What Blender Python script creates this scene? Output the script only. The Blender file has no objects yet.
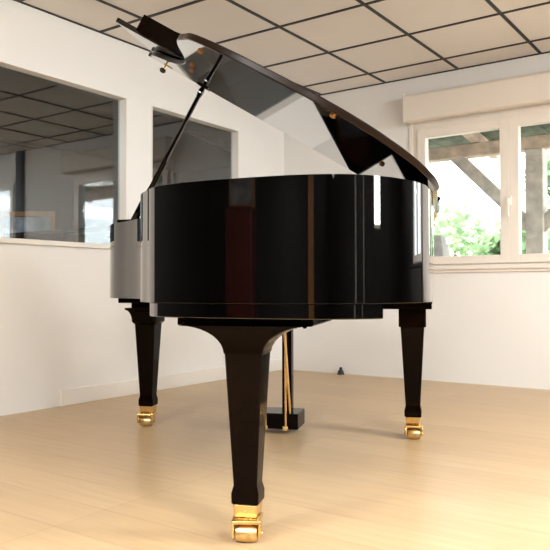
import bpy, bmesh, math, random
from mathutils import Vector, Matrix
random.seed(7)
PI = math.pi
C = bpy.context.scene.collection
SC = bpy.context.scene

# ------------------------------------------------------------------ materials
def new_mat(name):
    m = bpy.data.materials.new(name); m.use_nodes = True
    nt = m.node_tree
    return m, nt, nt.nodes['Principled BSDF']

def plain(name, col, rough=.5, metal=0., spec=.5, coat=0., noise=0., nscale=8., bump=0.):
    m, nt, b = new_mat(name)
    b.inputs['Base Color'].default_value = (*col, 1)
    b.inputs['Roughness'].default_value = rough
    b.inputs['Metallic'].default_value = metal
    b.inputs['Specular IOR Level'].default_value = spec
    b.inputs['Coat Weight'].default_value = coat
    b.inputs['Coat Roughness'].default_value = .03
    if noise or bump:
        tc = nt.nodes.new('ShaderNodeTexCoord')
        n = nt.nodes.new('ShaderNodeTexNoise'); n.inputs['Scale'].default_value = nscale
        n.inputs['Detail'].default_value = 5
        nt.links.new(tc.outputs['Object'], n.inputs['Vector'])
        if noise:
            r = nt.nodes.new('ShaderNodeValToRGB')
            r.color_ramp.elements[0].position = .3; r.color_ramp.elements[1].position = .7
            r.color_ramp.elements[0].color = (*[c * (1 - noise) for c in col], 1)
            r.color_ramp.elements[1].color = (*[min(1, c * (1 + noise)) for c in col], 1)
            nt.links.new(n.outputs['Fac'], r.inputs['Fac'])
            nt.links.new(r.outputs['Color'], b.inputs['Base Color'])
        if bump:
            bp = nt.nodes.new('ShaderNodeBump'); bp.inputs['Strength'].default_value = bump
            bp.inputs['Distance'].default_value = .01
            nt.links.new(n.outputs['Fac'], bp.inputs['Height'])
            nt.links.new(bp.outputs['Normal'], b.inputs['Normal'])
    return m

M = {}
M['black'] = plain('piano_black_polyester', (.0006, .0005, .0005), .025, spec=.42, coat=.6)
M['lidedge'] = plain('brown_black_edge', (.011, .0055, .0035), .28, spec=.10)
M['blackwood'] = plain('satin_black_brown', (.0030, .0011, .0006), .10, spec=.06, noise=.25, nscale=6)
M['matte_black'] = plain('matte_black', (.008, .008, .008), .5)
M['brass'] = plain('brass', (.80, .56, .24), .24, metal=1., noise=.12, nscale=60)
M['brass_worn'] = plain('worn_brass', (.66, .49, .24), .33, metal=1., noise=.28, nscale=45)
M['gold_plate'] = plain('gold_iron_plate', (.62, .42, .16), .35, metal=.6)
M['spruce'] = plain('soundboard_spruce', (.62, .40, .20), .4, noise=.1, nscale=5)
M['felt'] = plain('rubber_bumper', (.34, .16, .05), .6)
M['ivory'] = plain('ivory_key', (.85, .83, .76), .25)
M['wall'] = plain('white_wall_paint', (.82, .81, .80), .55, spec=.3, noise=.015, nscale=1.5, bump=.02)
M['paint'] = plain('white_gloss_paint', (.80, .77, .72), .35)
M['pvc'] = plain('white_pvc', (.82, .76, .70), .3)
M['shutter'] = plain('cream_shutter_case', (.78, .72, .65), .4)
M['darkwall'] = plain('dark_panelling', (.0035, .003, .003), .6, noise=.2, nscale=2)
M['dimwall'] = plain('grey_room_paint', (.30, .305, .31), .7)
M['umber'] = plain('dark_umber_wood', (.012, .007, .005), .8, spec=.1)
M['red'] = plain('dark_red_lacquer', (.10, .010, .007), .4)
M['oak'] = plain('orange_oak', (.42, .20, .07), .45, noise=.2, nscale=12)
M['brownwood'] = plain('dark_brown_veneer', (.040, .022, .017), .7, noise=.25, nscale=7)
M['picture'] = plain('pale_print', (.30, .31, .32), .5, noise=.6, nscale=7)
M['tee'] = plain('ceiling_tee_black', (.012, .015, .017), .55)
M['timber'] = plain('weathered_timber', (.66, .50, .39), .8, noise=.28, nscale=9, bump=.2)
M['postwood'] = plain('grey_timber', (.60, .53, .47), .8, noise=.25, nscale=9, bump=.2)
M['stone'] = plain('grey_stone', (.34, .33, .32), .9, noise=.2, nscale=12, bump=.2)
M['ground'] = plain('grass_ground', (.36, .33, .27), .95, noise=.3, nscale=3)
M['roofgreen'] = plain('mossy_roof_sheet', (.10, .13, .10), .7, noise=.6, nscale=9)
M['bark'] = plain('bark', (.20, .15, .10), .9, noise=.3, nscale=15)
M['slate'] = plain('dark_slate', (.07, .075, .08), .6)

# leaves: translucent green
def leaf_mat(name, col):
    m, nt, b = new_mat(name)
    b.inputs['Base Color'].default_value = (*col, 1); b.inputs['Roughness'].default_value = .6
    t = nt.nodes.new('ShaderNodeBsdfTranslucent'); t.inputs['Color'].default_value = (col[0] * 1.2, min(1, col[1] * 1.25), col[2], 1)
    mx = nt.nodes.new('ShaderNodeMixShader'); mx.inputs[0].default_value = .5
    nt.links.new(b.outputs[0], mx.inputs[1]); nt.links.new(t.outputs[0], mx.inputs[2])
    nt.links.new(mx.outputs[0], nt.nodes['Material Output'].inputs['Surface'])
    return m
M['leaf'] = leaf_mat('fresh_leaves', (.20, .29, .17))
M['leaf2'] = leaf_mat('deep_leaves', (.15, .23, .14))

# glass: transparent with a mirror share
def glass_mat(name, refl, tint):
    m, nt, b = new_mat(name)
    nt.nodes.remove(b)
    tr = nt.nodes.new('ShaderNodeBsdfTransparent'); tr.inputs['Color'].default_value = (*tint, 1)
    gl = nt.nodes.new('ShaderNodeBsdfGlossy'); gl.inputs['Roughness'].default_value = .015
    gl.inputs['Color'].default_value = (1, 1, 1, 1)
    fr = nt.nodes.new('ShaderNodeFresnel'); geo = nt.nodes.new('ShaderNodeNewGeometry'); ior = nt.nodes.new('ShaderNodeMath'); ior.operation = 'MULTIPLY_ADD'
    ior.inputs[1].default_value = 1 / 1.5 - 1.5; ior.inputs[2].default_value = 1.5
    nt.links.new(geo.outputs['Backfacing'], ior.inputs[0]); nt.links.new(ior.outputs[0], fr.inputs['IOR'])
    mul = nt.nodes.new('ShaderNodeMath'); mul.operation = 'MULTIPLY'; mul.inputs[1].default_value = refl
    mul.use_clamp = True
    mx = nt.nodes.new('ShaderNodeMixShader')
    nt.links.new(fr.outputs[0], mul.inputs[0]); nt.links.new(mul.outputs[0], mx.inputs[0])
    nt.links.new(tr.outputs[0], mx.inputs[1]); nt.links.new(gl.outputs[0], mx.inputs[2])
    nt.links.new(mx.outputs[0], nt.nodes['Material Output'].inputs['Surface'])
    return m
M['glass_in'] = glass_mat('partition_double_glass', 1.95, (.76, .80, .82))
M['glass_out'] = glass_mat('clear_window_glass', 1.0, (.97, .99, .98))

# laminate floor: planks along X
def floor_mat():
    m, nt, b = new_mat('pale_oak_laminate')
    N, L = nt.nodes, nt.links
    tc = N.new('ShaderNodeTexCoord')
    br = N.new('ShaderNodeTexBrick')
    br.inputs['Scale'].default_value = 1.0
    br.inputs['Brick Width'].default_value = 1.28; br.inputs['Row Height'].default_value = .192
    br.inputs['Mortar Size'].default_value = .0011; br.inputs['Mortar Smooth'].default_value = .3
    br.inputs['Color1'].default_value = (.490, .350, .200, 1)
    br.inputs['Color2'].default_value = (.535, .388, .226, 1)
    br.inputs['Mortar'].default_value = (.33, .215, .115, 1)
    br.offset = .37; br.offset_frequency = 1
    L.new(tc.outputs['Object'], br.inputs['Vector'])
    mp = N.new('ShaderNodeMapping'); mp.inputs['Scale'].default_value = (1.2, 16, 1)
    L.new(tc.outputs['Object'], mp.inputs['Vector'])
    n = N.new('ShaderNodeTexNoise'); n.inputs['Scale'].default_value = 2.2; n.inputs['Detail'].default_value = 7
    n.inputs['Distortion'].default_value = .6
    L.new(mp.outputs[0], n.inputs['Vector'])
    r = N.new('ShaderNodeValToRGB')
    r.color_ramp.elements[0].position = .30; r.color_ramp.elements[0].color = (.93, .91, .89, 1)
    r.color_ramp.elements[1].position = .72; r.color_ramp.elements[1].color = (1.05, 1.05, 1.06, 1)
    L.new(n.outputs['Fac'], r.inputs['Fac'])
    mx = N.new('ShaderNodeMix'); mx.data_type = 'RGBA'; mx.blend_type = 'MULTIPLY'; mx.inputs[0].default_value = 1
    L.new(br.outputs['Color'], mx.inputs[6]); L.new(r.outputs['Color'], mx.inputs[7])
    L.new(mx.outputs[2], b.inputs['Base Color'])
    b.inputs['Roughness'].default_value = .36
    b.inputs['Specular IOR Level'].default_value = .45
    return m
M['floor'] = floor_mat()
M['tile'] = plain('ceiling_tile', (.76, .725, .70), .45, spec=.35, noise=.03, nscale=1.2)

# ------------------------------------------------------------------ mesh helpers
def B(): return bmesh.new()

def box(bm, x0, x1, y0, y1, z0, z1, rot=None):
    r = bmesh.ops.create_cube(bm, size=1)
    mt = Matrix.Translation(((x0 + x1) / 2, (y0 + y1) / 2, (z0 + z1) / 2)) @ Matrix.Diagonal((x1 - x0, y1 - y0, z1 - z0, 1))
    if rot is not None: mt = rot @ mt
    bmesh.ops.transform(bm, matrix=mt, verts=r['verts'])
    return r['verts']

def prism(bm, pts, z0, z1):
    n = len(pts)
    a = [bm.verts.new((x, y, z0)) for x, y in pts]; b = [bm.verts.new((x, y, z1)) for x, y in pts]
    bm.faces.new(a); bm.faces.new(b)
    for i in range(n):
        bm.faces.new((a[i], a[(i + 1) % n], b[(i + 1) % n], b[i]))

def loft(bm, rings, cap=True):
    rs = [[bm.verts.new(p) for p in r] for r in rings]
    n = len(rs[0])
    for a, b in zip(rs, rs[1:]):
        for i in range(n): bm.faces.new((a[i], a[(i + 1) % n], b[(i + 1) % n], b[i]))
    if cap: bm.faces.new(rs[0]); bm.faces.new(rs[-1])

def sqring(hx, hy, z, ch=.15, cx=0, cy=0):
    c = min(hx, hy) * ch
    return [(cx + x, cy + y, z) for x, y in ((hx, -hy + c), (hx, hy - c), (hx - c, hy), (-hx + c, hy), (-hx, hy - c), (-hx, -hy + c), (-hx + c, -hy), (hx - c, -hy))]

def tube(bm, p0, p1, r0, r1=None, seg=14):
    r1 = r0 if r1 is None else r1
    p0, p1 = Vector(p0), Vector(p1); d = p1 - p0
    q = d.to_track_quat('Z', 'Y').to_matrix().to_4x4()
    r = bmesh.ops.create_cone(bm, cap_ends=True, segments=seg, radius1=r0, radius2=r1, depth=d.length)
    bmesh.ops.transform(bm, matrix=Matrix.Translation((p0 + p1) / 2) @ q, verts=r['verts'])

def lathe(bm, prof, seg=20, mat=None):
    """prof: (radius, z) pairs, closed by end caps"""
    rings = [[(r * math.cos(2 * PI * k / seg), r * math.sin(2 * PI * k / seg), z) for k in range(seg)] for r, z in prof]
    n0 = len(bm.verts)
    loft(bm, rings)
    if mat is not None:
        bm.verts.ensure_lookup_table()
        bmesh.ops.transform(bm, matrix=mat, verts=list(bm.verts)[n0:])

def obj(name, bm, mat, parent=None, smooth=None, bevel=0., seg=2, loc=None, rot=None):
    bmesh.ops.recalc_face_normals(bm, faces=bm.faces)
    me = bpy.data.meshes.new(name); bm.to_mesh(me); bm.free()
    o = bpy.data.objects.new(name, me); C.objects.link(o)
    me.materials.append(mat)
    if bevel:
        md = o.modifiers.new('bevel', 'BEVEL'); md.width = bevel; md.segments = seg
        md.limit_method = 'ANGLE'; md.angle_limit = math.radians(40); md.harden_normals = False
    if smooth:
        me.polygons.foreach_set('use_smooth', [True] * len(me.polygons))
        me.set_sharp_from_angle(angle=math.radians(smooth))
    if parent is not None: o.parent = parent
    if loc: o.location = loc
    if rot: o.rotation_euler = rot
    return o

def struct(name, bm, mat, **k):
    o = obj(name, bm, mat, **k)
    if o.parent is None: o['kind'] = 'structure'
    return o

def thing(name, label, cat, loc=(0, 0, 0), rz=0., group=None):
    o = bpy.data.objects.new(name, None); C.objects.link(o)
    o.location = loc; o.rotation_euler = (0, 0, rz); o.empty_display_size = .1
    o['label'] = label; o['category'] = cat
    if group: o['group'] = group
    return o

def tag(o, label, cat, group=None):
    o['label'] = label; o['category'] = cat
    if group: o['group'] = group
    return o

def catmull(pts, k=8):
    out = []
    n = len(pts)
    for i in range(n - 1):
        p0 = Vector(pts[max(i - 1, 0)]); p1 = Vector(pts[i]); p2 = Vector(pts[i + 1]); p3 = Vector(pts[min(i + 2, n - 1)])
        a = .5
        t0 = 0; t1 = t0 + max((p1 - p0).length, 1e-4) ** a; t2 = t1 + (p2 - p1).length ** a; t3 = t2 + max((p3 - p2).length, 1e-4) ** a
        for j in range(k):
            t = t1 + (t2 - t1) * j / k
            A1 = p0 * ((t1 - t) / (t1 - t0)) + p1 * ((t - t0) / (t1 - t0))
            A2 = p1 * ((t2 - t) / (t2 - t1)) + p2 * ((t - t1) / (t2 - t1))
            A3 = p2 * ((t3 - t) / (t3 - t2)) + p3 * ((t - t2) / (t3 - t2))
            B1 = A1 * ((t2 - t) / (t2 - t0)) + A2 * ((t - t0) / (t2 - t0))
            B2 = A2 * ((t3 - t) / (t3 - t1)) + A3 * ((t - t1) / (t3 - t1))
            q = B1 * ((t2 - t) / (t2 - t1)) + B2 * ((t - t1) / (t2 - t1))
            out.append((q.x, q.y))
    out.append(tuple(pts[-1]))
    return out

def offset(pts, d):
    """offset an open polyline to its left by d"""
    out = []
    for i in range(len(pts)):
        a = Vector(pts[max(i - 1, 0)]); b = Vector(pts[min(i + 1, len(pts) - 1)])
        t = (b - a).normalized()
        out.append((pts[i][0] - t.y * d, pts[i][1] + t.x * d))
    return out

# ------------------------------------------------------------------ room
XL, YB, ZC = -3.523, 5.115, 2.354
XR, YF = 3.1, -4.2
T = .16

bm = B(); box(bm, XL - T, XR + T, YF - T, YB + T, -.12, 0); struct('floor', bm, M['floor'])
bm = B(); box(bm, XL - T, XR + T, YF - T, YB + T, ZC, ZC + .12); ceil = struct('ceiling', bm, M['tile'])
# black tee grid of the suspended ceiling
bm = B()
hw = .0105
x = -2.530 - 1 * .6015
while x < XR:
    box(bm, x - hw, x + hw, YF, YB, ZC - .006, ZC + .002); x += .6015
y = 3.0295 - 12 * .597
while y < YB:
    if y > YF: box(bm, XL, XR, y - hw, y + hw, ZC - .0055, ZC + .002)
    y += .597
for a in ((XL, XL + .014, YF, YB), (XR - .014, XR, YF, YB), (XL, XR, YF, YF + .014), (XL, XR, YB - .014, YB)):
    box(bm, *a, ZC - .0065, ZC + .002)
struct('ceiling_grid', bm, M['tee'], parent=ceil)

def wall_with_holes(name, mat, axis, pos, thick, a0, a1, z0, z1, holes):
    """axis 'x': plane at X=pos running along Y; thick signed outward"""
    bm = B()
    cuts = sorted(set([a0, a1] + [h[0] for h in holes] + [h[1] for h in holes]))
    for c0, c1 in zip(cuts, cuts[1:]):
        mid = (c0 + c1) / 2
        hs = sorted([(h[2], h[3]) for h in holes if h[0] < mid < h[1]])
        z = z0; spans = []
        for b0, b1 in hs: spans.append((z, b0)); z = b1
        spans.append((z, z1))
        for s0, s1 in spans:
            if s1 - s0 < 1e-4: continue
            p0, p1 = min(pos, pos + thick), max(pos, pos + thick)
            if axis == 'x': box(bm, p0, p1, c0, c1, s0, s1)
            else: box(bm, c0, c1, p0, p1, s0, s1)
    bmesh.ops.remove_doubles(bm, verts=bm.verts, dist=1e-5)
    return struct(name, bm, mat)

# left partition wall with two interior windows
W1 = (2.26, 3.262, .988, 1.978); W2 = (3.497, 4.465, .988, 1.978)
wall_with_holes('wall_left', M['wall'], 'x', XL, -.066, 1.15, YB, 0, ZC, [W1, W2])
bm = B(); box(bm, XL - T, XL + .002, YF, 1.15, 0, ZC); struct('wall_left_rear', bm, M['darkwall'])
# window wall
WB = (-2.300, -.800, .875, 1.975)
WR = (.24, 1.30, .90, 2.02)
wall_with_holes('wall_back', M['wall'], 'y', YB, T, XL - T, 1.36, 0, ZC, [WB, WR])
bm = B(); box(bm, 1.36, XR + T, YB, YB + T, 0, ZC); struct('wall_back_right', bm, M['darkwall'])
# daylight side
R2 = (1.82, 2.30, 1.20, 1.80)
H1 = (-3.4, -.2, 1.98, 2.27); H2 = (.1, 4.6, 1.98, 2.27)  # high strip windows added as fill for the upper walls
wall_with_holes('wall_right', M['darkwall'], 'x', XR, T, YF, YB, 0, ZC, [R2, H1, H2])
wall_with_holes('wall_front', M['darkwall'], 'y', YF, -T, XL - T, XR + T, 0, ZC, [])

# partition windows: thin frame set into the wall, glass and a protruding ledge
def partition_window(name, w):
    y0, y1, z0, z1 = w
    xg = XL - .057
    bm = B(); f = .005
    for a in ((y0, y0 + f, z0, z1), (y1 - f, y1, z0, z1), (y0 + f, y1 - f, z1 - f, z1), (y0 + f, y1 - f, z0, z0 + f)):
        box(bm, xg - .018, XL + .006, *a)
    o = struct(name, bm, M['paint'], bevel=.002)
    bm = B(); box(bm, xg - .005, xg, y0 + .003, y1 - .003, z0 + .003, z1 - .003)
    obj('pane', bm, M['glass_in'], o)
    bm = B(); box(bm, XL - .05, XL + .022, y0 - .03, y1 + .03, z0 - .026, z0 + .001)
    obj('ledge', bm, M['paint'], o, bevel=.003)
    return o
partition_window('window_1', W1); partition_window('window_2', W2)

# baseboard of the left wall
bm = B(); box(bm, XL, XL + .014, 2.735, YB, 0, .098); struct('baseboard_left', bm, M['paint'], bevel=.003)

# outside window on the back wall: frame, two sashes, handle, sill
def back_window(name, w, left_sash_mid=None):
    x0, x1, z0, z1 = w
    o_f = .052
    yf0, yf1 = YB - .004, YB + .06
    bm = B()
    for a in ((x0, x0 + o_f, z0, z1), (x1 - o_f, x1, z0, z1)): box(bm, a[0], a[1], yf0, yf1, a[2], a[3])
    box(bm, x0 + o_f, x1 - o_f, yf0, yf1, z1 - .052, z1); box(bm, x0 + o_f, x1 - o_f, yf0, yf1, z0, z0 + .022)
    # casing strip on the wall
    box(bm, x0 - .03, x0, YB - .010, YB + .01, z0, z1 + .02); box(bm, x1, x1 + .03, YB - .010, YB + .01, z0, z1 + .02)
    fr = struct(name, bm, M['pvc'], bevel=.004)
    xm = (x0 + x1) / 2
    s = .068
    for (a, b) in ((x0 + o_f - .006, xm), (xm, x1 - o_f + .006)):
        bm = B(); sz0, sz1 = z0 + .012, z1 - .046
        ya, yb = YB - .024, YB + .036
        box(bm, a, a + s, ya, yb, sz0, sz1); box(bm, b - s, b, ya, yb, sz0, sz1)
        box(bm, a + s, b - s, ya, yb, sz1 - s, sz1); box(bm, a + s, b - s, ya, yb, sz0, sz0 + s - .008)
        sh = obj('sash', bm, M['pvc'], fr, bevel=.004)
        bm = B(); box(bm, a + s - .006, b - s + .006, YB + .002, YB + .007, sz0 + s - .014, sz1 - s + .006)
        obj('pane', bm, M['glass_out'], sh)
    bm = B(); box(bm, x0 - .035, x1 + .035, YB - .035, YB + .02, z0 - .030, z0 + .0005)
    box(bm, x0 - .02, x1 + .02, YB - .018, YB + .01, z0 - .052, z0 - .030)
    obj('sill', bm, M['pvc'], fr, bevel=.004)
    bm = B(); hz = 1.33
    box(bm, xm - .016, xm + .016, YB - .034, YB - .022, hz - .035, hz + .035)
    tube(bm, (xm, YB - .03, hz), (xm, YB - .065, hz), .009)
    box(bm, xm - .011, xm + .011, YB - .074, YB - .058, hz - .115, hz + .014)
    obj('window_handle', bm, M['pvc'], fr, bevel=.004)
    return fr
back_window('window_3', WB)
back_window('window_4', WR)
# plain white windows on the daylight side; the two high ones are added
def side_window(name, w):
    y0, y1, z0, z1 = w
    bm = B(); f = .035; ym = (y0 + y1) / 2
    for a in ((y0, y0 + f, z0, z1), (y1 - f, y1, z0, z1), (y0, y1, z1 - f, z1), (y0, y1, z0, z0 + f)):
        box(bm, XR + .01, XR + .07, *a)
    o = struct(name, bm, M['pvc'])
    bm = B(); box(bm, XR + .036, XR + .041, y0 + .03, y1 - .03, z0 + .03, z1 - .03)
    obj('pane', bm, M['glass_out'], o)
side_window('window_5', R2); side_window('fill_window_6', H1); side_window('fill_window_7', H2)

# roller shutter case
bm = B(); D = .125
prof = [(YB, 1.992), (YB - D + .012, 1.985), (YB - D, 1.997), (YB - D, 2.172), (YB - D + .02, 2.196), (YB, 2.2)]
xa, xb = -2.322, -.745
v0 = [bm.verts.new((xa, y, z)) for y, z in prof]; v1 = [bm.verts.new((xb, y, z)) for y, z in prof]
bm.faces.new(v0); bm.faces.new(v1)
for i in range(len(prof)):
    j = (i + 1) % len(prof); bm.faces.new((v0[i], v0[j], v1[j], v1[i]))
sb = tag(obj('roller_shutter_case', bm, M['shutter'], bevel=.004), 'long cream roller shutter case fixed on the wall above the window', 'shutter case')
for xe in (xa - .004, xb):
    bm = B(); box(bm, xe, xe + .004, YB - D - .003, YB, 1.982, 2.203); obj('end_cap', bm, M['shutter'], sb)

# little black stop on the floor at the back wall
t = thing('door_stop', 'small black rubber stop on the floor against the back wall', 'door stop', (-2.93, 5.07, 0))
bm = B(); lathe(bm, [(.03, 0), (.03, .006), (.026, .014), (.022, .03), (.020, .036)], 18); obj('base', bm, M['matte_black'], t, smooth=40)
bm = B(); lathe(bm, [(.011, .034), (.013, .045), (.012, .055), (.006, .060)], 14); obj('knob', bm, M['matte_black'], t, smooth=60)

# things only the polish and panes mirror: post, red cabinet, picture
bm = B(); box(bm, .10, .20, YB - .05, YB, 0, ZC - .01); struct('trim_1', bm, M['brownwood'])
bm = B(); box(bm, 1.0, 1.42, YF, YF + .03, 0, ZC - .01); struct('trim_2', bm, M['oak'])
for k, (a, b) in enumerate(((.10, .30), (.96, 1.06))):
    bm = B(); box(bm, XR - .03, XR, a, b, 0, ZC - .01); struct('trim_%d' % (k + 3), bm, M['dimwall'])

# ------------------------------------------------------------------ adjoining room behind the panes
AX0 = XL - T - 3.2
bm = B()
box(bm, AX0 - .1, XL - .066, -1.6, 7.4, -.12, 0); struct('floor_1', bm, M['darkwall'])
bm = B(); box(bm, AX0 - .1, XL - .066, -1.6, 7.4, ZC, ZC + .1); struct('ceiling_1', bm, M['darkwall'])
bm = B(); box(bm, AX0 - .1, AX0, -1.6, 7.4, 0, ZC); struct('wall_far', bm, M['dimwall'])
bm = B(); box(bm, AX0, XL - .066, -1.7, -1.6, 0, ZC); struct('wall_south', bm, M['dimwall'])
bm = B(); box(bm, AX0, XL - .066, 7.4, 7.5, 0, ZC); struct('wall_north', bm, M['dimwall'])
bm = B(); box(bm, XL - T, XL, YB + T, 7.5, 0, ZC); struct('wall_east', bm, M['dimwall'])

# ------------------------------------------------------------------ grand piano
PA = math.radians(22.3)
piano = thing('grand_piano', 'glossy black grand piano with raised lid standing on the pale wood floor', 'piano', (-1.407, 3.087, 0), PI + PA)

XS, XT, YK = -.115, 1.42, -.215        # spine, treble side, keyboard front
side = catmull([(XT, -.02), (XT, .10), (1.408, .22), (1.372, .33), (1.302, .437), (1.200, .522), (1.088, .634), (.975, .805),
                (.890, 1.010), (.825, 1.215), (.775, 1.330), (.727, 1.398), (.680, 1.459), (.615, 1.500), (.51, 1.537), (.39, 1.560),
                (.22, 1.578), (.10, 1.558), (.014, 1.503), (-.034, 1.447), (-.076, 1.370), (-.105, 1.27), (XS, 1.14)], 7)
outer = [(XT, YK)] + side + [(XS, YK)]
outer_d = [(XT, YK), (XT, -.15)] + side + [(XS, .8), (XS, .3), (XS, -.15), (XS, YK)]
inner = offset(outer_d, .045)
inner[0] = (XT - .045, YK); inner[-1] = (XS + .045, YK)
ZR0, ZR1 = .662, 1.0

# rim: U shaped shell open at the keyboard, arms lowered at the front
bm = B()
nO = len(outer_d)
def ztop(y): return ZR1 if y > -.05 else (ZR1 - .0 * (y + .05))
vo0 = [bm.verts.new((x, y, ZR0)) for x, y in outer_d]; vo1 = [bm.verts.new((x, y, ZR1)) for x, y in outer_d]
vi0 = [bm.verts.new((x, y, ZR0)) for x, y in inner]; vi1 = [bm.verts.new((x, y, ZR1)) for x, y in inner]
for i in range(nO - 1):
    bm.faces.new((vo0[i], vo0[i + 1], vo1[i + 1], vo1[i])); bm.faces.new((vi0[i], vi0[i + 1], vi1[i + 1], vi1[i]))
    bm.faces.new((vo1[i], vo1[i + 1], vi1[i + 1], vi1[i])); bm.faces.new((vo0[i], vo0[i + 1], vi0[i + 1], vi0[i]))
for i in (0, nO - 1): bm.faces.new((vo0[i], vo1[i], vi1[i], vi0[i]))
obj('rim', bm, M['black'], piano, smooth=35, bevel=.0006)

# lower band under the tail, narrower than the rim and cut off towards the spine
low = [p for p in offset(side, .010) if p[1] > 1.30 and p[0] > .02]
low = [(1.08, .25), (.80, 1.0), (.725, 1.29)] + [p for p in low if p[0] < .722] + [(.014, 1.486), (.11, .25)]
bm = B(); prism(bm, low, .6205, ZR0); obj('bottom_frame', bm, M['black'], piano, smooth=35, bevel=.0025)
# keybed with the blocks over the front legs
bm = B(); box(bm, XS + .012, XT - .004, YK + .005, .15, .634, ZR0); obj('keybed', bm, M['blackwood'], piano, bevel=.003)
for x0, x1 in ((-.10, .16), (1.14, 1.375)):
    bm = B(); box(bm, x0, x1, -.15, .085, .6075, .634); obj('leg_plate', bm, M['blackwood'], piano, bevel=.003)
bm = B(); box(bm, .205, .60, 1.12, 1.475, .5985, .6205)
for sx in (.235, .262): 
    tube(bm, (sx, 1.44, .590), (sx, 1.44, .60), .006)
obj('leg_plate', bm, M['blackwood'], piano, bevel=.003)

# keyboard side
bm = B(); box(bm, XS + .05, XT - .05, YK - .002, YK + .026, .66, .725); obj('key_slip', bm, M['black'], piano, bevel=.003)
for x0, x1 in ((XS + .046, XS + .17), (XT - .17, XT - .046)):
    bm = B(); box(bm, x0, x1, YK + .026, -.02, .66, .735); obj('key_block', bm, M['black'], piano, bevel=.006)
kx0, kx1 = XS + .172, XT - .172; kw = (kx1 - kx0) / 52
for k in range(52):
    bm = B(); box(bm, kx0 + k * kw + .0006, kx0 + (k + 1) * kw - .0006, YK + .03, -.04, .70, .722); obj('white_key', bm, M['ivory'], piano)
for k in range(51):
    if (k % 7) in (1, 4): continue
    xk = kx1 - (k + 1) * kw
    bm = B(); box(bm, xk - .005, xk + .005, YK + .078, -.04, .722, .733); obj('black_key', bm, M['matte_black'], piano)
bm = B(); box(bm, XS + .05, XT - .05, -.04, -.018, .70, .88); obj('fallboard', bm, M['black'], piano, bevel=.004)
bm = B(); box(bm, XS + .05, XT - .05, -.016, .03, .66, .93); obj('pin_block', bm, M['black'], piano)
# inside: soundboard and gilt plate with struts
inpoly = [p for p in offset(side, .05) if p[1] > .06]
inpoly = [(XT - .05, .05)] + inpoly + [(XS + .05, .05)]
bm = B(); prism(bm, inpoly, .70, .712); obj('soundboard', bm, M['spruce'], piano)
inp2 = [p for p in offset(side, .085) if p[1] > .10]
inp2 = [(XT - .09, .08)] + inp2 + [(XS + .09, .08)]
bm = B(); prism(bm, inp2, .86, .875)
for xs, xe, ye in ((.15, .12, 1.35), (.42, .36, 1.42), (.75, .62, 1.25), (1.05, .86, .75)):
    a = math.atan2(xs - xe, ye - .1); ln = math.hypot(xs - xe, ye - .1)
    box(bm, -.015, .015, 0, ln, .875, .905, Matrix.Translation((xs, .1, 0)) @ Matrix.Rotation(a, 4, 'Z'))
obj('iron_plate', bm, M['gold_plate'], piano)
# music desk standing on its rails just below eye line
bm = B()
rot = Matrix.Translation((0, .115, 1.0)) @ Matrix.Rotation(math.radians(12), 4, 'X')
box(bm, .25, 1.12, -.011, .011, .032, .238, rot)
obj('music_desk', bm, M['black'], piano, bevel=.004)
bm = B(); box(bm, XS + .05, XT - .05, .03, .26, .925, 1.036); obj('desk_shelf', bm, M['black'], piano, bevel=.003)

# ---- legs
def caster(parent, cx, cy, ang, s=1.):
    """brass ferrule, fork and barrel roller; ang = direction the roller trails to"""
    bm = B(); loft(bm, [sqring(.0325, .0325, .0675, .08, cx, cy), sqring(.0345, .0345, .1015, .08, cx, cy)])
    tube(bm, (cx, cy + .031, .085), (cx, cy + .0362, .085), .0035, seg=10)
    tube(bm, (cx, cy, .060), (cx, cy, .070), .014)
    obj('ferrule', bm, M['brass'], parent, bevel=.002)
    R = Matrix.Translation((cx, cy, 0)) @ Matrix.Rotation(ang, 4, 'Z')
    bm = B()
    box(bm, -.041, .041, -.026, .060, .0555, .0665, R)                    # yoke top
    for sx in (-1, 1):
        a, b = (.0335, .041) if sx > 0 else (-.041, -.0335)
        box(bm, a, b, .004, .060, .018, .057, R)                          # cheeks
    p0, p1 = R @ Vector((-.045, .031, .026)), R @ Vector((.045, .031, .026))
    tube(bm, p0, p1, .0055)
    obj('caster_fork', bm, M['brass'], parent, bevel=.003)
    bm = B()
    Rw = R @ Matrix.Translation((0, .031, .0265)) @ Matrix.Rotation(PI / 2, 4, 'Y')
    lathe(bm, [(.019, -.031), (.023, -.029), (.0258, -.016), (.0265, 0), (.0258, .016), (.023, .029), (.019, .031)], 26, Rw)
    obj('caster_wheel', bm, M['brass_worn'], parent, smooth=50)

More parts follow.
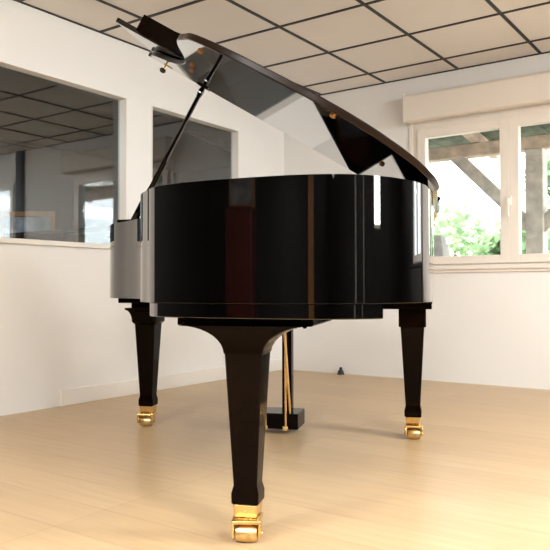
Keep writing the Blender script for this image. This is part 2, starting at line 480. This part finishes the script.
def leg(cx, cy, ztop, kind, ang):
    bm = B(); R = []
    # foot block, ankle, taper
    for h, z in ((.0345, .101), (.039, .105), (.0395, .132), (.034, .154), (.0345, .164)):
        R.append(sqring(h, h, z, .10, cx, cy))
    R.append(sqring(.054, .054, ztop - (.078 if kind == 'tail' else .085), .10, cx, cy))
    if kind == 'tail':
        R.append(sqring(.0565, .0565, .5225, .10, cx, cy))
        for k in range(1, 10):                       # concave flare under the plate
            u = k / 9
            z = .5225 + (.5985 - .5225) * math.sin(u * PI / 2)
            g = (1 - math.cos(u * PI / 2))
            R.append(sqring(.0565 + .135 * g, .0565 + .08 * g, z, .06, cx + .0 * g, cy - .075 * g))
    elif kind == 'flare':
        R.append(sqring(.064, .064, ztop - .075, .10, cx, cy))
        for k in range(0, 6):
            u = k / 5; g = 1 - math.cos(u * PI / 2)
            R.append(sqring(.066 + .030 * g, .066 + .02 * g, ztop - .072 + .060 * math.sin(u * PI / 2), .10, cx, cy))
        R.append(sqring(.097, .087, ztop, .10, cx, cy))
    else:
        R.append(sqring(.0625, .0625, ztop - .084, .10, cx, cy)); R.append(sqring(.0625, .0625, ztop - .006, .10, cx, cy))
        R.append(sqring(.062, .062, ztop, .10, cx, cy))
    loft(bm, R)
    o = obj('leg', bm, M['blackwood'], piano, smooth=32, bevel=.002)
    caster(o, cx, cy, ang)
    return o
leg(.397, 1.450, .5985, 'tail', math.radians(9))
leg(-.010, -.02, .6075, 'block', math.radians(5))
leg(1.338, -.045, .6075, 'flare', math.radians(6))

# ---- pedal lyre
lyx, lyy = .692, -.04
ly = thing('pedal_lyre', 'x', 'x'); del ly['label']; del ly['category']; ly.parent = piano
bm = B(); box(bm, lyx - .158, lyx + .158, lyy - .11, lyy + .07, .022, .098); obj('pedal_box', bm, M['blackwood'], ly, bevel=.004)
for sx in (-1, 1):
    bm = B(); box(bm, lyx + sx * .095 - .024, lyx + sx * .095 + .024, lyy - .02, lyy + .03, .098, .640); obj('lyre_post', bm, M['blackwood'], ly, bevel=.003)
for dx in (-.10, 0, .10):
    bm = B(); tube(bm, (lyx + dx, lyy + .079, .03), (lyx + dx, lyy + .079, .640), .0055)
    box(bm, lyx + dx - .012, lyx + dx + .012, lyy + .068, lyy + .09, .020, .040)
    obj('pedal_rod', bm, M['brass'], ly)
    bm = B(); box(bm, lyx + dx - .013, lyx + dx + .013, lyy - .22, lyy - .108, .036, .048); obj('pedal', bm, M['brass'], ly, bevel=.004)
for sx in (-1, 1):
    bm = B(); tube(bm, (lyx + sx * .118, lyy + .06, .09), (lyx + sx * .112, lyy + .20, .640), .006); obj('brace_rod', bm, M['brass'], ly)

# ---- lid: main board hinged on the spine, raised; front flap folded back on it
TH = math.radians(31.3)
LXH = XS - .004
lid_side = [p for p in offset(side, -.013)]
YFL = .275
ls = [p for p in lid_side if p[1] > YFL + .02]
poly = [(XT + .013, YFL)] + ls + [(LXH, 1.05), (LXH, YFL)]
LT = .021
def lid_mesh(pts, z0, z1):
    bm = B(); prism(bm, [(x - LXH, y) for x, y in pts], z0, z1); return bm
lid = obj('lid', lid_mesh(poly, 0, LT), M['black'], piano, smooth=35, bevel=.0035, seg=3, loc=(LXH, 0, ZR1 + .003), rot=(0, -TH, 0))
lid.data.materials.append(M['lidedge'])
for p in lid.data.polygons:
    if abs(p.normal.z) < .5: p.material_index = 1
# flap, folded over and lying on bumpers
bm = B(); box(bm, .0, XT - .002 - LXH, YFL, .675, LT + .004, LT + .025)
obj('front_flap', bm, M['black'], lid, bevel=.004, seg=3)
bm = B(); box(bm, .30, 1.425, .676, .694, LT + .012, LT + .085)
obj('flap_rail', bm, M['blackwood'], lid, bevel=.002)
for w, y in ((.80, 1.375), (.30, 1.545), (.19, 1.11), (1.02, .92), (1.11, .71)):
    bm = B(); lathe(bm, [(.009, 0), (.0095, -.003), (.007, -.007), (.003, -.008)], 14, Matrix.Translation((w, y, 0))); obj('lid_bumper', bm, M['felt'], lid, smooth=50)
# lid lock hanging at the treble front corner
bm = B(); box(bm, 1.385, 1.425, .318, .338, -.003, 0); tube(bm, (1.42, .328, -.002), (1.42, .328, -.022), .004)
obj('lid_lock', bm, M['brass'], lid)
bm = B(); lathe(bm, [(.008, -.018), (.014, -.022), (.016, -.030), (.011, -.038), (.004, -.040)], 8, Matrix.Translation((1.42, .328, 0))); obj('lid_knob', bm, M['matte_black'], lid)
# prop cup on the lid
PW, PY = 1.205, .325
bm = B(); box(bm, PW - .03, PW + .03, PY - .02, PY + .02, -.006, 0); obj('prop_cup', bm, M['black'], lid, bevel=.002)
# hinges along the spine
for y0 in (.42, 1.02):
    bm = B(); tube(bm, (LXH - .006, y0, ZR1 - .002), (LXH - .006, y0 + .16, ZR1 - .002), .0045)
    box(bm, LXH + .001, LXH + .0045, y0, y0 + .16, ZR1 - .04, ZR1 - .004); obj('hinge', bm, M['brass_worn'], piano)
# prop stick
ptop = Vector((LXH + PW * math.cos(TH) + .006 * math.sin(TH), PY, ZR1 + .003 + PW * math.sin(TH) - .006 * math.cos(TH)))
pbot = Vector((1.285, .335, .955))
bm = B()
d = (ptop - pbot); q = d.to_track_quat('Z', 'Y').to_matrix().to_4x4()
L = d.length; mt = Matrix.Translation(pbot) @ q
n0 = len(bm.verts)
loft(bm, [sqring(.017, .012, 0, .3), sqring(.017, .012, L * .25, .3), sqring(.011, .009, L * .33, .4), sqring(.009, .008, L - .05, .4), sqring(.013, .011, L - .03, .4), sqring(.013, .011, L - .012, .4), sqring(.007, .007, L, .4)])
bmesh.ops.transform(bm, matrix=mt, verts=list(bm.verts))
prop = obj('prop_stick', bm, M['black'], piano, smooth=40)
for s in (.10, .15):
    bm = B(); p = mt @ Vector((0, 0, s)); tube(bm, p + Vector((0, .009, 0)), p + Vector((0, .0155, 0)), .006, seg=10)
    obj('prop_screw', bm, M['brass'], prop)

# ------------------------------------------------------------------ outdoors
bm = B(); box(bm, -14, 8, YB + T, 26, -.25, -.05); struct('ground', bm, M['ground'])
YP = 7.0
per = thing('pergola', 'weathered timber lean-to frame with braces standing outside the window', 'pergola', (0, YP, -.05))
bm = B(); box(bm, -1.955, -1.79, -.09, .09, 0, 2.09); obj('post', bm, M['postwood'], per, bevel=.01)
bm = B(); box(bm, 1.6, 1.8, -.09, .09, 0, 2.09); obj('post', bm, M['postwood'], per, bevel=.01)
bm = B(); box(bm, -5.4, 2.6, -.075, .075, 2.085, 2.215); obj('beam', bm, M['timber'], per, bevel=.01)
def bar(bm, p0, p1, w, d):
    p0, p1 = Vector(p0), Vector(p1); v = p1 - p0
    a = math.atan2(v.x, v.z); 
    box(bm, -w / 2, w / 2, -d / 2, d / 2, 0, v.length, Matrix.Translation(p0) @ Matrix.Rotation(a, 4, 'Y'))
bm = B(); bar(bm, (-1.90, 0, 1.32), (-2.68, 0, 2.12), .12, .09); obj('brace', bm, M['postwood'], per)
bm = B(); bar(bm, (-1.84, 0, 1.32), (-1.06, 0, 2.12), .12, .09); obj('brace', bm, M['postwood'], per)
for k in range(9):
    xx = -5.0 + k * .85
    bm = B(); box(bm, -.04, .04, -1.72, .55, 0, .10, Matrix.Translation((xx, 0, 2.215)) @ Matrix.Rotation(math.radians(-7), 4, 'X')); obj('rafter', bm, M['timber'], per)
bm = B(); box(bm, -5.4, 2.6, -1.72, .6, .10, .13, Matrix.Translation((0, 0, 2.215)) @ Matrix.Rotation(math.radians(-7), 4, 'X')); obj('roof_sheet', bm, M['roofgreen'], per)

# stone pillar and slate by the left of the window
t = thing('stone_pillar', 'grey stone pillar outside at the lower left corner of the window', 'pillar', (-2.69, 6.55, -.05))
bm = B(); loft(bm, [sqring(.16, .16, 0, .1), sqring(.11, .11, 1.0, .1), sqring(.055, .06, 1.27, .1)]); obj('shaft', bm, M['stone'], t)
bm = B(); box(bm, -.2, .2, -.2, .2, 0, .12); obj('plinth', bm, M['stone'], t, bevel=.01)

def foliage(c, r, n, size):
    bm = B()
    for _ in range(int(n * 2.2)):
        while True:
            p = Vector((random.uniform(-1, 1), random.uniform(-1, 1), random.uniform(-1, 1)))
            if p.length < 1: break
        p = p * (0.55 + .45 * random.random())
        p = Vector((c[0] + p.x * r[0], c[1] + p.y * r[1], c[2] + p.z * r[2]))
        s = size * random.uniform(.6, 1.3)
        m = Matrix.Translation(p) @ Matrix.Rotation(random.uniform(0, 6.28), 4, 'Z') @ Matrix.Rotation(random.uniform(-1.6, 1.6), 4, 'X') @ Matrix.Rotation(random.uniform(-1.5, 1.5), 4, 'Y')
        vs = [bm.verts.new(m @ Vector(v)) for v in ((-s, 0, 0), (-.1 * s, -.6 * s, .05 * s), (s, 0, 0), (-.1 * s, .6 * s, .05 * s))]
        bm.faces.new(vs)
    return bm
def tree(lab, base, clumps, size, mat, trunk):
    t = thing('tree' if trunk > .04 else 'shrub', lab, 'tree' if trunk > .04 else 'shrub', base, 0, 'greenery outside the window')
    bm = B(); tube(bm, (0, 0, 0), (0, 0, max(c[0][2] for c in clumps)), trunk, trunk * .4, 8)
    for c in clumps: tube(bm, (0, 0, c[0][2] * .5), c[0], trunk * .5, trunk * .15, 6)
    obj('stem', bm, M['bark'], t)
    bm = B()
    for c, r, n in clumps:
        b2 = foliage(c, r, n, size); me = bpy.data.meshes.new('tmp'); b2.to_mesh(me); b2.free(); bm.from_mesh(me); bpy.data.meshes.remove(me)
    obj('foliage', bm, mat, t)
tree('leafy green shrub right behind the timber brace outside the window', (-2.75, 9.0, -.05), [((0, 0, 1.15), (.50, .4, .52), 330), ((.2, 0, .6), (.8, .5, .5), 300), ((.30, 0, 1.42), (.30, .3, .28), 110)], .075, M['leaf'], .012)
tree('low pale shrub left of the leafy shrub outside the window', (-4.05, 9.6, -.05), [((0, 0, .72), (.75, .5, .48), 300), ((.5, 0, .9), (.35, .3, .35), 90)], .07, M['leaf'], .012)
tree('tall leafy tree behind the timber post outside the window', (-2.15, 10.4, -.05), [((0, 0, 1.55), (.75, .6, .8), 520), ((.7, 0, .8), (.9, .6, .7), 420), ((-.3, 0, 2.35), (.6, .5, .4), 160)], .085, M['leaf2'], .05)
tree('distant sparse tree seen through the upper left pane outside', (-5.0, 13.0, -.05), [((0, 0, 1.8), (1.1, .8, .9), 160), ((1.4, 0, 1.2), (1.0, .8, .8), 200)], .10, M['leaf'], .06)

# ------------------------------------------------------------------ furniture mirrored by or seen through panes
t = thing('closed_piano', 'dark brown wooden piano behind the left interior window', 'piano', (-4.15, 3.03, 0))
bm = B(); box(bm, -.30, .30, -.02, 1.5, .0, 1.075); obj('case', bm, M['umber'], t, bevel=.01)
bm = B(); box(bm, -.32, .32, -.04, 1.55, 0, .03, Matrix.Translation((0, 0, 1.075)) @ Matrix.Rotation(math.radians(7), 4, 'X')); obj('top_board', bm, M['umber'], t, bevel=.006)
t = thing('wooden_frame', 'orange oak picture frame standing behind the left interior window', 'frame', (-4.75, 3.376, 0), math.radians(125.3))
bm = B(); f = .04
for a in ((-.22, .215, 1.269, 1.309), (-.22, .215, .60, .64), (-.22, -.22 + f, .64, 1.269), (.215 - f, .215, .64, 1.269)):
    box(bm, -.015, .015, *a)
obj('frame', bm, M['oak'], t, bevel=.003)
bm = B(); box(bm, -.006, .004, -.19, .18, .62, 1.29); obj('print', bm, M['picture'], t)
bm = B(); box(bm, -.06, .06, -.22, .215, 0, .60); obj('stand', bm, M['brownwood'], t)

t = thing('red_cabinet', 'tall dark red cabinet mirrored in the polished piano tail', 'cabinet', (-2.27, -3.96, 0), 0)
bm = B(); box(bm, -.24, .24, -.22, .22, 0, 1.55); obj('body', bm, M['red'], t, bevel=.01)
for sx in (-1, 1):
    bm = B(); box(bm, sx * .115 - .11, sx * .115 + .11, .22, .238, .08, 1.50); obj('door', bm, M['red'], t, bevel=.004)
t = thing('low_cupboard', 'black low cupboard under the further window of the back wall', 'cupboard', (.75, 4.85, 0))
bm = B(); box(bm, -.62, .60, -.24, .23, 0, .86); box(bm, -.635, .615, -.255, .24, .86, .885); obj('body', bm, M['matte_black'], t, bevel=.004)
for sx in (-1, 1):
    bm = B(); box(bm, sx * .30 - .29, sx * .30 + .29, -.258, -.24, .06, .84); obj('door', bm, M['matte_black'], t, bevel=.003)
t = thing('framed_print', 'pale framed print hanging above the red cabinet', 'picture', (-2.27, YF + .02, 1.82))
bm = B(); box(bm, -.22, .22, -.012, .006, -.24, .24); obj('frame', bm, M['oak'], t, bevel=.003)
bm = B(); box(bm, -.18, .18, .006, .009, -.20, .20); obj('print', bm, M['picture'], t)

# ------------------------------------------------------------------ light
w = bpy.data.worlds.new('World'); SC.world = w; w.use_nodes = True
bg = w.node_tree.nodes['Background']; bg.inputs['Color'].default_value = (.93, .97, 1, 1); bg.inputs['Strength'].default_value = 2.8

def area(name, loc, rot, sx, sy, power, col):
    l = bpy.data.lights.new(name, 'AREA'); l.shape = 'RECTANGLE'; l.size = sx; l.size_y = sy; l.energy = power; l.color = col
    o = bpy.data.objects.new(name, l); C.objects.link(o); o.location = loc; o.rotation_euler = rot
    return o
# daylight through the side window; high lamps are fill behind the added windows
for nm, r, p in (('daylight', R2, 20), ('fill_high', H1, 34), ('fill_high', H2, 55)):
    area(nm, (XR + .13, (r[0] + r[1]) / 2, (r[2] + r[3]) / 2), (0, PI / 2, 0), r[3] - r[2], r[1] - r[0], p, (.96, .98, 1))
# fill panels added to the unseen ceiling over the camera's half
pn = plain('fill_panel_face', (.9, .9, .9)); 
for i, (px, py) in enumerate(((.18, -.55), (-1.63, -.55), (1.38, .64), (-.42, -2.34), (1.38, 3.03))):
    t = thing('fill_panel', 'square white fill panel added to the unseen ceiling behind the camera', 'fill light', (px, py, ZC - .008), 0, 'added fill panels')
    bm = B(); box(bm, -.29, .29, -.29, .29, -.006, 0); obj('frame', bm, M['paint'], t)
    area('panel_fill', (px, py, ZC - .017), (0, 0, 0), .54, .54, 27 if i < 2 else 46, (1, .975, .935))
area('next_room_fill', (XL - 1.9, 1.0, ZC - .03), (0, 0, 0),   .6, .6, 38, (.86, .94, 1))  # unseen fill lamp added to lift the room behind the panes
s = bpy.data.lights.new('sun', 'SUN'); s.energy = 6.0; s.angle = .02; s.color = (1, .96, .88)
so = bpy.data.objects.new('sun', s); C.objects.link(so); so.rotation_euler = (math.radians(48), 0, math.radians(-25))

# ------------------------------------------------------------------ camera
cam = bpy.data.cameras.new('camera'); co = bpy.data.objects.new('camera', cam); C.objects.link(co)
cam.sensor_width = 36; cam.lens = 36 * 707.79 / 550; cam.clip_start = .05
yaw, pitch, roll = -.6162, .0203, -.0020
F = Vector((math.sin(yaw) * math.cos(pitch), math.cos(yaw) * math.cos(pitch), math.sin(pitch)))
Rr = Vector((math.cos(yaw), -math.sin(yaw), 0)); U = Rr.cross(F)
R2 = Rr * math.cos(roll) + U * math.sin(roll); U2 = -Rr * math.sin(roll) + U * math.cos(roll)
co.matrix_world = Matrix(((R2.x, U2.x, -F.x, 0), (R2.y, U2.y, -F.y, 0), (R2.z, U2.z, -F.z, .70), (0, 0, 0, 1)))
SC.camera = co
SC.view_settings.view_transform = 'Standard'; SC.view_settings.look = 'None'
SC.view_settings.exposure = 1.47; SC.view_settings.gamma = 1
